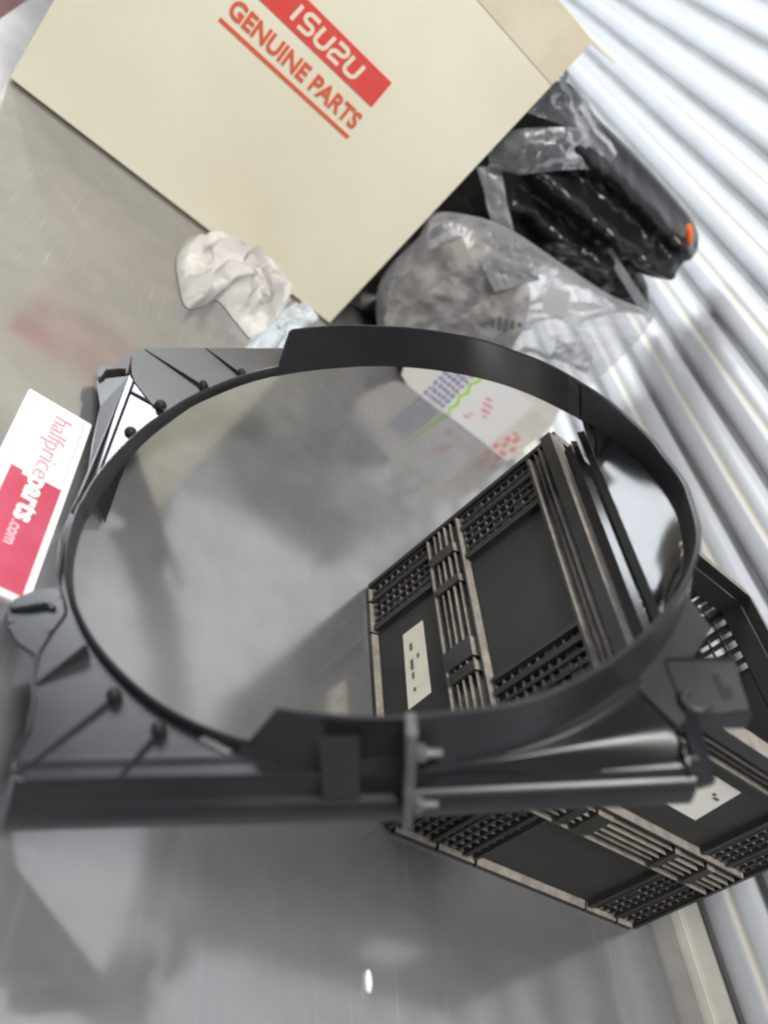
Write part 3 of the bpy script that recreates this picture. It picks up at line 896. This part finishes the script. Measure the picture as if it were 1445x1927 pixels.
# ================================================================== small sign board
sg = thing("sign_board", "small white and red sign board lying flat left of the shroud", "sign", (0.14, 0.71, 0))
def sgp(name, x0, x1, y0, y1, z0, z1, m, bev=0.0):
    return boxobj(name, x0 - 0.14, x1 - 0.14, y0 - 0.71, y1 - 0.71, z0, z1, m, sg, bev)
sgp("board", 0.0715, 0.1390, 0.4620, 0.7120, 0.0, 0.004, SIGN_W, 0.0008)
sgp("red_half", 0.0845, 0.1325, 0.4680, 0.6010, 0.0040, 0.0044, SIGN_R)
for (a, b, c, d) in ((0.1310, 0.1322, 0.6012, 0.7040), (0.0845, 0.0857, 0.6012, 0.7040), (0.0860, 0.1308, 0.7030, 0.7040)):
    sgp("printed_line", a, b, c, d, 0.0040, 0.0043, SIGN_P)
def SG(x, y):   # lettering runs toward -y, its top toward +x
    return Matrix(((0, 1, 0, x - 0.14), (-1, 0, 0, y - 0.71), (0, 0, 1, 0.0046), (0, 0, 0, 1)))
text("sign_words", "halfprice", 0.0265, SIGN_T, sg, SG(0.1030, 0.6940), bold=-0.0002, width=0.0925)
text("sign_words", "parts", 0.0275, SIGN_W, sg, SG(0.1030, 0.6000), bold=0.0009, width=0.057)
text("sign_words", ".com", 0.016, SIGN_L, sg, SG(0.1030, 0.5405), bold=0.0002, width=0.028)
bm = bmesh.new()
y = 0.695
while y > 0.48:
    w = random.uniform(0.0025, 0.0055)
    for k in range(3):
        xx = 0.0762 + 0.0019 * k
        if random.random() < 0.8:
            box(bm, xx - 0.14, xx + 0.0011 - 0.14, y - w - 0.71, y - 0.71, 0.0040, 0.0043)
    box(bm, 0.0762 + 0.001 - 0.14, 0.0812 - 0.14, y - w * .6 - 0.71, y - w * .4 - 0.71, 0.0040, 0.0043)
    y -= w + random.choice((0.0012, 0.0012, 0.004))
o = link("small_print", bm, SIGN_B, sg)

# ================================================================== bags and wrapped things by the shutter
def pouch(name, ring, y0, front, back, m, parent, seed, amp=0.02, freq=9.0, extra=None, nr=26):
    """closed lumpy bag: outline in x,z; bulges toward -y by `front` and +y by `back`"""
    # resample the outline smoothly
    n = len(ring)
    pts = []
    for i in range(n):
        p0, p1, p2, p3 = (Vector(ring[(i + k) % n]) for k in (-1, 0, 1, 2))
        for j in range(10):
            t = j / 10
            pts.append(0.5 * ((2 * p1) + (p2 - p0) * t + (2 * p0 - 5 * p1 + 4 * p2 - p3) * t * t + (3 * p1 - p0 - 3 * p2 + p3) * t ** 3))
    c = sum(pts, Vector((0, 0))) / len(pts)
    bm = bmesh.new()
    layers = []
    K = len(pts)
    sides = []
    for sgn, dep in ((-1, front), (1, back)):
        rows = []
        for r in range(nr + 1):
            rho = 1 - r / nr
            row = []
            for p in pts:
                q = c + (p - c) * rho
                h = dep * math.sqrt(max(0.0, 1 - rho ** 2.6))
                v3 = Vector((q.x * freq, q.y * freq, seed + sgn))
                nn = noise.noise(v3) + 0.5 * (1 - 2 * abs(noise.noise(v3 * 2.1))) + 0.25 * (1 - 2 * abs(noise.noise(v3 * 4.3)))
                h += amp * nn * min(1.0, 4 * (1 - rho))
                if extra and sgn < 0:
                    h += extra(q.x, q.y) * min(1.0, 5 * (1 - rho))
                row.append((q.x, y0 + sgn * h, q.y))
            rows.append(row)
        sides.append(rows)
    rimv = [bm.verts.new(v) for v in sides[0][0]]
    for rows in sides:
        prev = rimv
        for row in rows[1:-1]:
            cur = [bm.verts.new(v) for v in row]
            for k in range(K):
                bm.faces.new((prev[k], prev[(k + 1) % K], cur[(k + 1) % K], cur[k]))
            prev = cur
        ctr = bm.verts.new(rows[-1][0])
        for k in range(K):
            bm.faces.new((prev[k], prev[(k + 1) % K], ctr))
    return link(name, bm, m, parent, True, 75)

# film folds on top of the black bag
def sheet(name, rows, m, parent, seed, amp, M, nu=14, nv=10, freq=16):
    """crinkled patch between two polylines"""
    a, b = rows
    def pl(line, t):
        f = t * (len(line) - 1); i = min(int(f), len(line) - 2)
        return Vector(line[i]).lerp(Vector(line[i + 1]), f - i)
    bm = bmesh.new()
    g = []
    for i in range(nu + 1):
        ln = []
        for j in range(nv + 1):
            p = pl(a, i / nu).lerp(pl(b, i / nu), j / nv)
            w = math.sin(math.pi * j / nv) * 0.6 + 0.4
            v3 = p * freq + Vector((seed, seed, seed))
            p = p + Vector((0, -1, 0.25)) * amp * w * (noise.noise(v3) + 0.6 * (1 - 2 * abs(noise.noise(v3 * 2.3))))
            ln.append(bm.verts.new(p))
        g.append(ln)
    for i in range(nu):
        for j in range(nv):
            bm.faces.new((g[i][j], g[i + 1][j], g[i + 1][j + 1], g[i][j + 1]))
    bmesh.ops.solidify(bm, geom=list(bm.faces), thickness=0.0006)
    return at(link(name, bm, m, parent, True, 60), M)
black = thing("black_bag", "shiny black plastic bag of dark bundles against the white shutter", "bag", (0.75, 1.5, 0))
SH = Matrix.Translation((-0.75, -1.5, 0))
def at(o, M):
    o.data.transform(M)
    return o
def lobes(x, z):
    # three soft bundles running down to the right
    h = 0.0
    for (ax, az, bx, bz, w, a) in ((0.56, 0.485, 0.90, 0.505, 0.026, 0.055), (0.58, 0.415, 0.90, 0.452, 0.024, 0.065), (0.58, 0.35, 0.80, 0.385, 0.022, 0.05)):
        d = Vector((bx - ax, bz - az)); t = max(0, min(1, ((x - ax) * d.x + (z - az) * d.y) / d.length_squared))
        dist = math.hypot(x - ax - d.x * t, z - az - d.y * t)
        h += a * math.exp(-(dist / w) ** 2)
    return h
at(pouch("bag_body", [(0.50, 0.0), (0.47, 0.20), (0.505, 0.36), (0.508, 0.47), (0.530, 0.532), (0.62, 0.534), (0.73, 0.541), (0.86, 0.543), (0.926, 0.534), (0.957, 0.505), (0.935, 0.470), (0.925, 0.445), (0.905, 0.420), (0.945, 0.405), (0.985, 0.374), (0.93, 0.352), (0.86, 0.335), (0.767, 0.318), (0.690, 0.295), (0.645, 0.24), (0.63, 0.10), (0.62, 0.0)], 1.49, 0.045, 0.03, BLACK_BAG, black, 3.1, 0.020, 15.0, lobes, 40), SH)
bm = bmesh.new()
sweep(bm, [(0.855, 1.418, 0.532), (0.866, 1.414, 0.525), (0.879, 1.413, 0.514), (0.887, 1.417, 0.505)], [0.004, 0.007, 0.007, 0.004], 8)
at(link("orange_tag", bm, ORANGE, black, True), SH)
sheet("film_fold_or_glare", ([(0.465, 1.400, 0.400), (0.500, 1.392, 0.445), (0.560, 1.395, 0.500), (0.630, 1.405, 0.512)], [(0.500, 1.395, 0.365), (0.545, 1.380, 0.392), (0.590, 1.385, 0.440), (0.640, 1.398, 0.480)]), FILM, black, 5.0, 0.016, SH, 26, 20, 17)
sheet("film_fold_or_glare", ([(0.475, 1.425, 0.548), (0.55, 1.425, 0.540), (0.66, 1.435, 0.520)], [(0.475, 1.41, 0.455), (0.55, 1.41, 0.488), (0.66, 1.425, 0.490)]), FILM, black, 9.0, 0.014, SH, 26, 20, 18)
sheet("film_fold_or_glare", ([(0.490, 1.405, 0.350), (0.53, 1.40, 0.330), (0.580, 1.395, 0.300), (0.625, 1.395, 0.288)], [(0.520, 1.402, 0.378), (0.560, 1.392, 0.350), (0.615, 1.392, 0.318), (0.640, 1.395, 0.296)]), PALEFILM, black, 12.0, 0.012, SH, 20, 10, 20)
sheet("film_fold_or_glare", ([(0.754, 1.402, 0.418), (0.81, 1.400, 0.408), (0.945, 1.402, 0.388)], [(0.752, 1.402, 0.414), (0.815, 1.400, 0.392), (0.955, 1.402, 0.368)]), PALEFILM, black, 15.0, 0.003, SH, 20, 6, 20)

clearb = thing("clear_bag", "milky clear plastic bag with pale contents between crate and black bag", "bag", (0.75, 1.37, 0))
SC2 = Matrix.Translation((-0.75, -1.37, 0))
at(pouch("bag_film", [(0.632, 0.0), (0.560, 0.030), (0.508, 0.084), (0.492, 0.138), (0.494, 0.205), (0.484, 0.250), (0.530, 0.288), (0.60, 0.318), (0.72, 0.338), (0.836, 0.358), (0.925, 0.382), (0.955, 0.33), (0.965, 0.20), (0.960, 0.06), (0.935, 0.0), (0.78, 0.0)], 1.385, 0.038, 0.022, CLEAR, clearb, 6.3, 0.014, 13.0, None, 30), SC2)
at(pouch("bag_content", [(0.56, 0.05), (0.52, 0.13), (0.53, 0.21), (0.60, 0.27), (0.70, 0.275), (0.76, 0.22), (0.80, 0.14), (0.92, 0.13), (0.93, 0.01), (0.64, 0.004)], 1.385, 0.020, 0.012, TAN, clearb, 8.8, 0.008, 14.0, None, 14), SC2)
sheet("paper_content", ([(0.520, 1.372, 0.085), (0.515, 1.372, 0.20), (0.560, 1.372, 0.275)], [(0.620, 1.366, 0.075), (0.655, 1.362, 0.20), (0.690, 1.366, 0.285)]), CREAM_P, clearb, 3.0, 0.010, SC2, 16, 14, 20)
bm = bmesh.new()
for i in range(4):
    for j in range(3):
        x = 0.675 + 0.012 * i + 0.006 * j; z = 0.178 + 0.010 * i * .5 + 0.0115 * j
        box(bm, x, x + 0.0085, 1.3345, 1.3355, z, z + 0.0075)
at(link("printed_mark", bm, INK, clearb), SC2)
sheet("bag_label", ([(0.706, 1.333, 0.302), (0.747, 1.333, 0.322)], [(0.737, 1.333, 0.263), (0.780, 1.333, 0.284)]), WHITE, clearb, 1.0, 0.002, SC2, 4, 4)
sheet("film_fold_or_glare", ([(0.580, 1.338, 0.255), (0.615, 1.330, 0.325)], [(0.645, 1.335, 0.235), (0.690, 1.338, 0.300)]), PALEFILM, clearb, 2.0, 0.014, SC2, 18, 14, 34)  # pale patch standing in for glare on the bag, highlight put into its colour
sheet("film_fold_or_glare", ([(0.800, 1.336, 0.245), (0.880, 1.336, 0.268)], [(0.820, 1.334, 0.215), (0.905, 1.334, 0.235)]), PALEFILM, clearb, 4.0, 0.012, SC2, 18, 14, 34)  # second glare patch, its pale colour painted in as a highlight

prn = thing("printed_sheet", "white printed sheet with green zigzag and red marks below the clear bag", "sheet", (0.78, 1.327, 0))
PS = Matrix.Translation((-0.78, -1.327, 0))
def ps(name, poly, m, d):
    bm = bmesh.new()
    prism(bm, poly, lambda x, z: (x, 1.328 - d, z + (0.0)), lambda x, z: (x, 1.328 - d - 0.0006, z))
    return at(link(name, bm, m, prn), PS)
ps("sheet", [(0.632, 0.008), (0.655, 0.0), (0.938, 0.0), (0.940, 0.115), (0.918, 0.158), (0.86, 0.165), (0.75, 0.150), (0.63, 0.118), (0.602, 0.085), (0.618, 0.035)], PAPER, 0.0)
ps("white_area", [(0.749, 0.0015), (0.878, 0.0015), (0.872, 0.125), (0.733, 0.125)], WHITE, 0.0008)
bm = bmesh.new()
for i in range(5):
    for j in range(7):
        x = 0.690 + 0.0115 * i - 0.0008 * j; z = 0.006 + 0.0135 * j
        for q in range(3):
            xx = x + 0.0030 * q; h_ = random.uniform(0.004, 0.0095); zz_ = z + random.uniform(0, 0.0095 - h_)
            prism(bm, [(xx, zz_), (xx + 0.0021, zz_), (xx + 0.0021, zz_ + h_), (xx, zz_ + h_)], lambda a, b: (a, 1.3270, b), lambda a, b: (a, 1.3266, b))
at(link("blue_grid", bm, BLUE, prn), PS)
zz = [(0.762, 0.004), (0.753, 0.016), (0.759, 0.030), (0.748, 0.046), (0.755, 0.062), (0.744, 0.078), (0.752, 0.094), (0.748, 0.112)]
bm = bmesh.new()
for (x0, z0), (x1, z1) in zip(zz, zz[1:]):
    prism(bm, [(x0 - 0.0035, z0), (x0 + 0.0035, z0), (x1 + 0.0035, z1), (x1 - 0.0035, z1)], lambda a, b: (a, 1.3262, b), lambda a, b: (a, 1.3258, b))
at(link("green_zigzag", bm, GREEN, prn), PS)
bm = bmesh.new()
for x, z, w, h in ((0.790, 0.075, .014, .004), (0.795, 0.064, .022, .0045), (0.802, 0.052, .020, .005), (0.815, 0.042, .010, .004), (0.785, 0.020, .014, .004), (0.79, 0.030, .008, .003)):
    prism(bm, [(x, z), (x + w, z + .002), (x + w, z + h + .002), (x, z + h)], lambda a, b: (a, 1.3262, b), lambda a, b: (a, 1.3258, b))
for x, z, w, h in ((0.884, 0.006, .010, .012), (0.897, 0.018, .008, .014), (0.906, 0.004, .016, .009), (0.889, 0.034, .012, .010), (0.905, 0.040, .010, .016), (0.918, 0.022, .010, .012), (0.892, 0.054, .010, .006)):
    prism(bm, [(x, z), (x + w, z), (x + w, z + h), (x, z + h)], lambda a, b: (a, 1.3270, b), lambda a, b: (a, 1.3266, b))
at(link("red_marks", bm, PINK, prn), PS)
bm = bmesh.new()
for i in range(4):
    for j in range(6):
        x = 0.884 + 0.0125 * i; z = 0.072 + 0.0085 * j
        prism(bm, [(x, z), (x + 0.008, z), (x + 0.008, z + 0.003), (x, z + 0.003)], lambda a, b: (a, 1.3270, b), lambda a, b: (a, 1.3266, b))
at(link("grey_print", bm, TAN, prn), PS)

# ================================================================== crumpled cloth and plastic wrapper
def crumple(name, ring, H, m, seed, freq, amp, nr=34, prof=0.7):
    n = len(ring); pts = []
    for i in range(n):
        p0, p1, p2, p3 = (Vector(ring[(i + k) % n]) for k in (-1, 0, 1, 2))
        for j in range(14):
            t = j / 14
            pts.append(0.5 * ((2 * p1) + (p2 - p0) * t + (2 * p0 - 5 * p1 + 4 * p2 - p3) * t * t + (3 * p1 - p0 - 3 * p2 + p3) * t ** 3))
    c = sum(pts, Vector((0, 0))) / len(pts)
    bm = bmesh.new()
    prev = None
    K = len(pts)
    for r in range(nr):
        rho = 1 - r / nr
        cur = []
        for p in pts:
            q = c + (p - c) * rho
            v3 = Vector((q.x * freq, q.y * freq, seed))
            wv = Vector((noise.noise(v3 * 0.9 + Vector((5, 2, 1))), noise.noise(v3 * 0.9 + Vector((1, 7, 3))), 0)) * 0.35
            dist, cells = noise.voronoi(v3 + wv)
            p0 = cells[0]
            ta = noise.cell_vector(p0 * 7.31)
            dv = (v3 + wv) - p0
            fac = (dv.x * (ta.x - 0.5) + dv.y * (ta.y - 0.5)) * 2.3 + (ta.z - 0.5) * 0.9
            edge = min(1.0, (dist[1] - dist[0]) / 0.10)
            h = H * (1 - rho ** 3) ** prof * (0.62 + 0.42 * fac * (0.35 + 0.65 * edge) - 0.22 * (1 - edge)) + amp * 0.5 * noise.noise(v3 * 3.0) * min(1, 3 * (1 - rho)) + 0.002
            off = Vector((noise.noise(v3 * 1.3 + Vector((9, 0, 0))), noise.noise(v3 * 1.3 + Vector((0, 9, 0))))) * 0.022 * min(1, 3 * (1 - rho))
            cur.append(bm.verts.new((q.x + off.x, q.y + off.y, max(0.0012, h) if rho < 1 else 0.0012)))
        if prev:
            for k in range(K):
                bm.faces.new((prev[k], prev[(k + 1) % K], cur[(k + 1) % K], cur[k]))
        else:
            bm.faces.new(cur[::-1])
        prev = cur
    bm.faces.new(prev)
    return link(name, bm, m, None, True, 70)
tag(crumple("cloth", [(0.172, 1.175), (0.190, 1.090), (0.206, 1.058), (0.228, 1.092), (0.248, 1.135), (0.282, 1.112), (0.318, 1.095), (0.338, 1.150), (0.356, 1.215), (0.372, 1.290), (0.330, 1.305), (0.285, 1.300), (0.230, 1.300), (0.184, 1.260)], 0.082, CLOTH, 4.4, 25.0, 0.012, 60), "crumpled white cloth lying in front of the carton", "cloth")
tag(crumple("plastic_wrapper", [(0.300, 1.048), (0.325, 1.045), (0.362, 1.100), (0.385, 1.17), (0.405, 1.230), (0.428, 1.275), (0.400, 1.305), (0.368, 1.262), (0.345, 1.190), (0.318, 1.125)], 0.050, WRAP, 2.9, 26.0, 0.008, 44), "crumpled bluish white plastic wrapper between cloth and shroud", "wrapper")

# ================================================================== loose bits
bm = bmesh.new()
prismz(bm, [(0.4855, 0.2505), (0.4890, 0.2485), (0.4915, 0.2560), (0.4905, 0.2640), (0.4875, 0.2670), (0.4852, 0.2600)], 0.0, 0.003)
bevel(bm, 0.0008, 1)
tag(link("white_chip", bm, CHIP), "small white chip lying alone on the bare steel in front", "chip")
bm = bmesh.new()
box(bm, -1.0, -0.30, 2.15, 3.0, -0.84, -0.40)
bevel(bm, 0.03, 3)
tag(link("dark_red_bin", bm, MAROON, None, True, 40), "dark red plastic bin on the floor beyond the far left edge of the table", "bin")
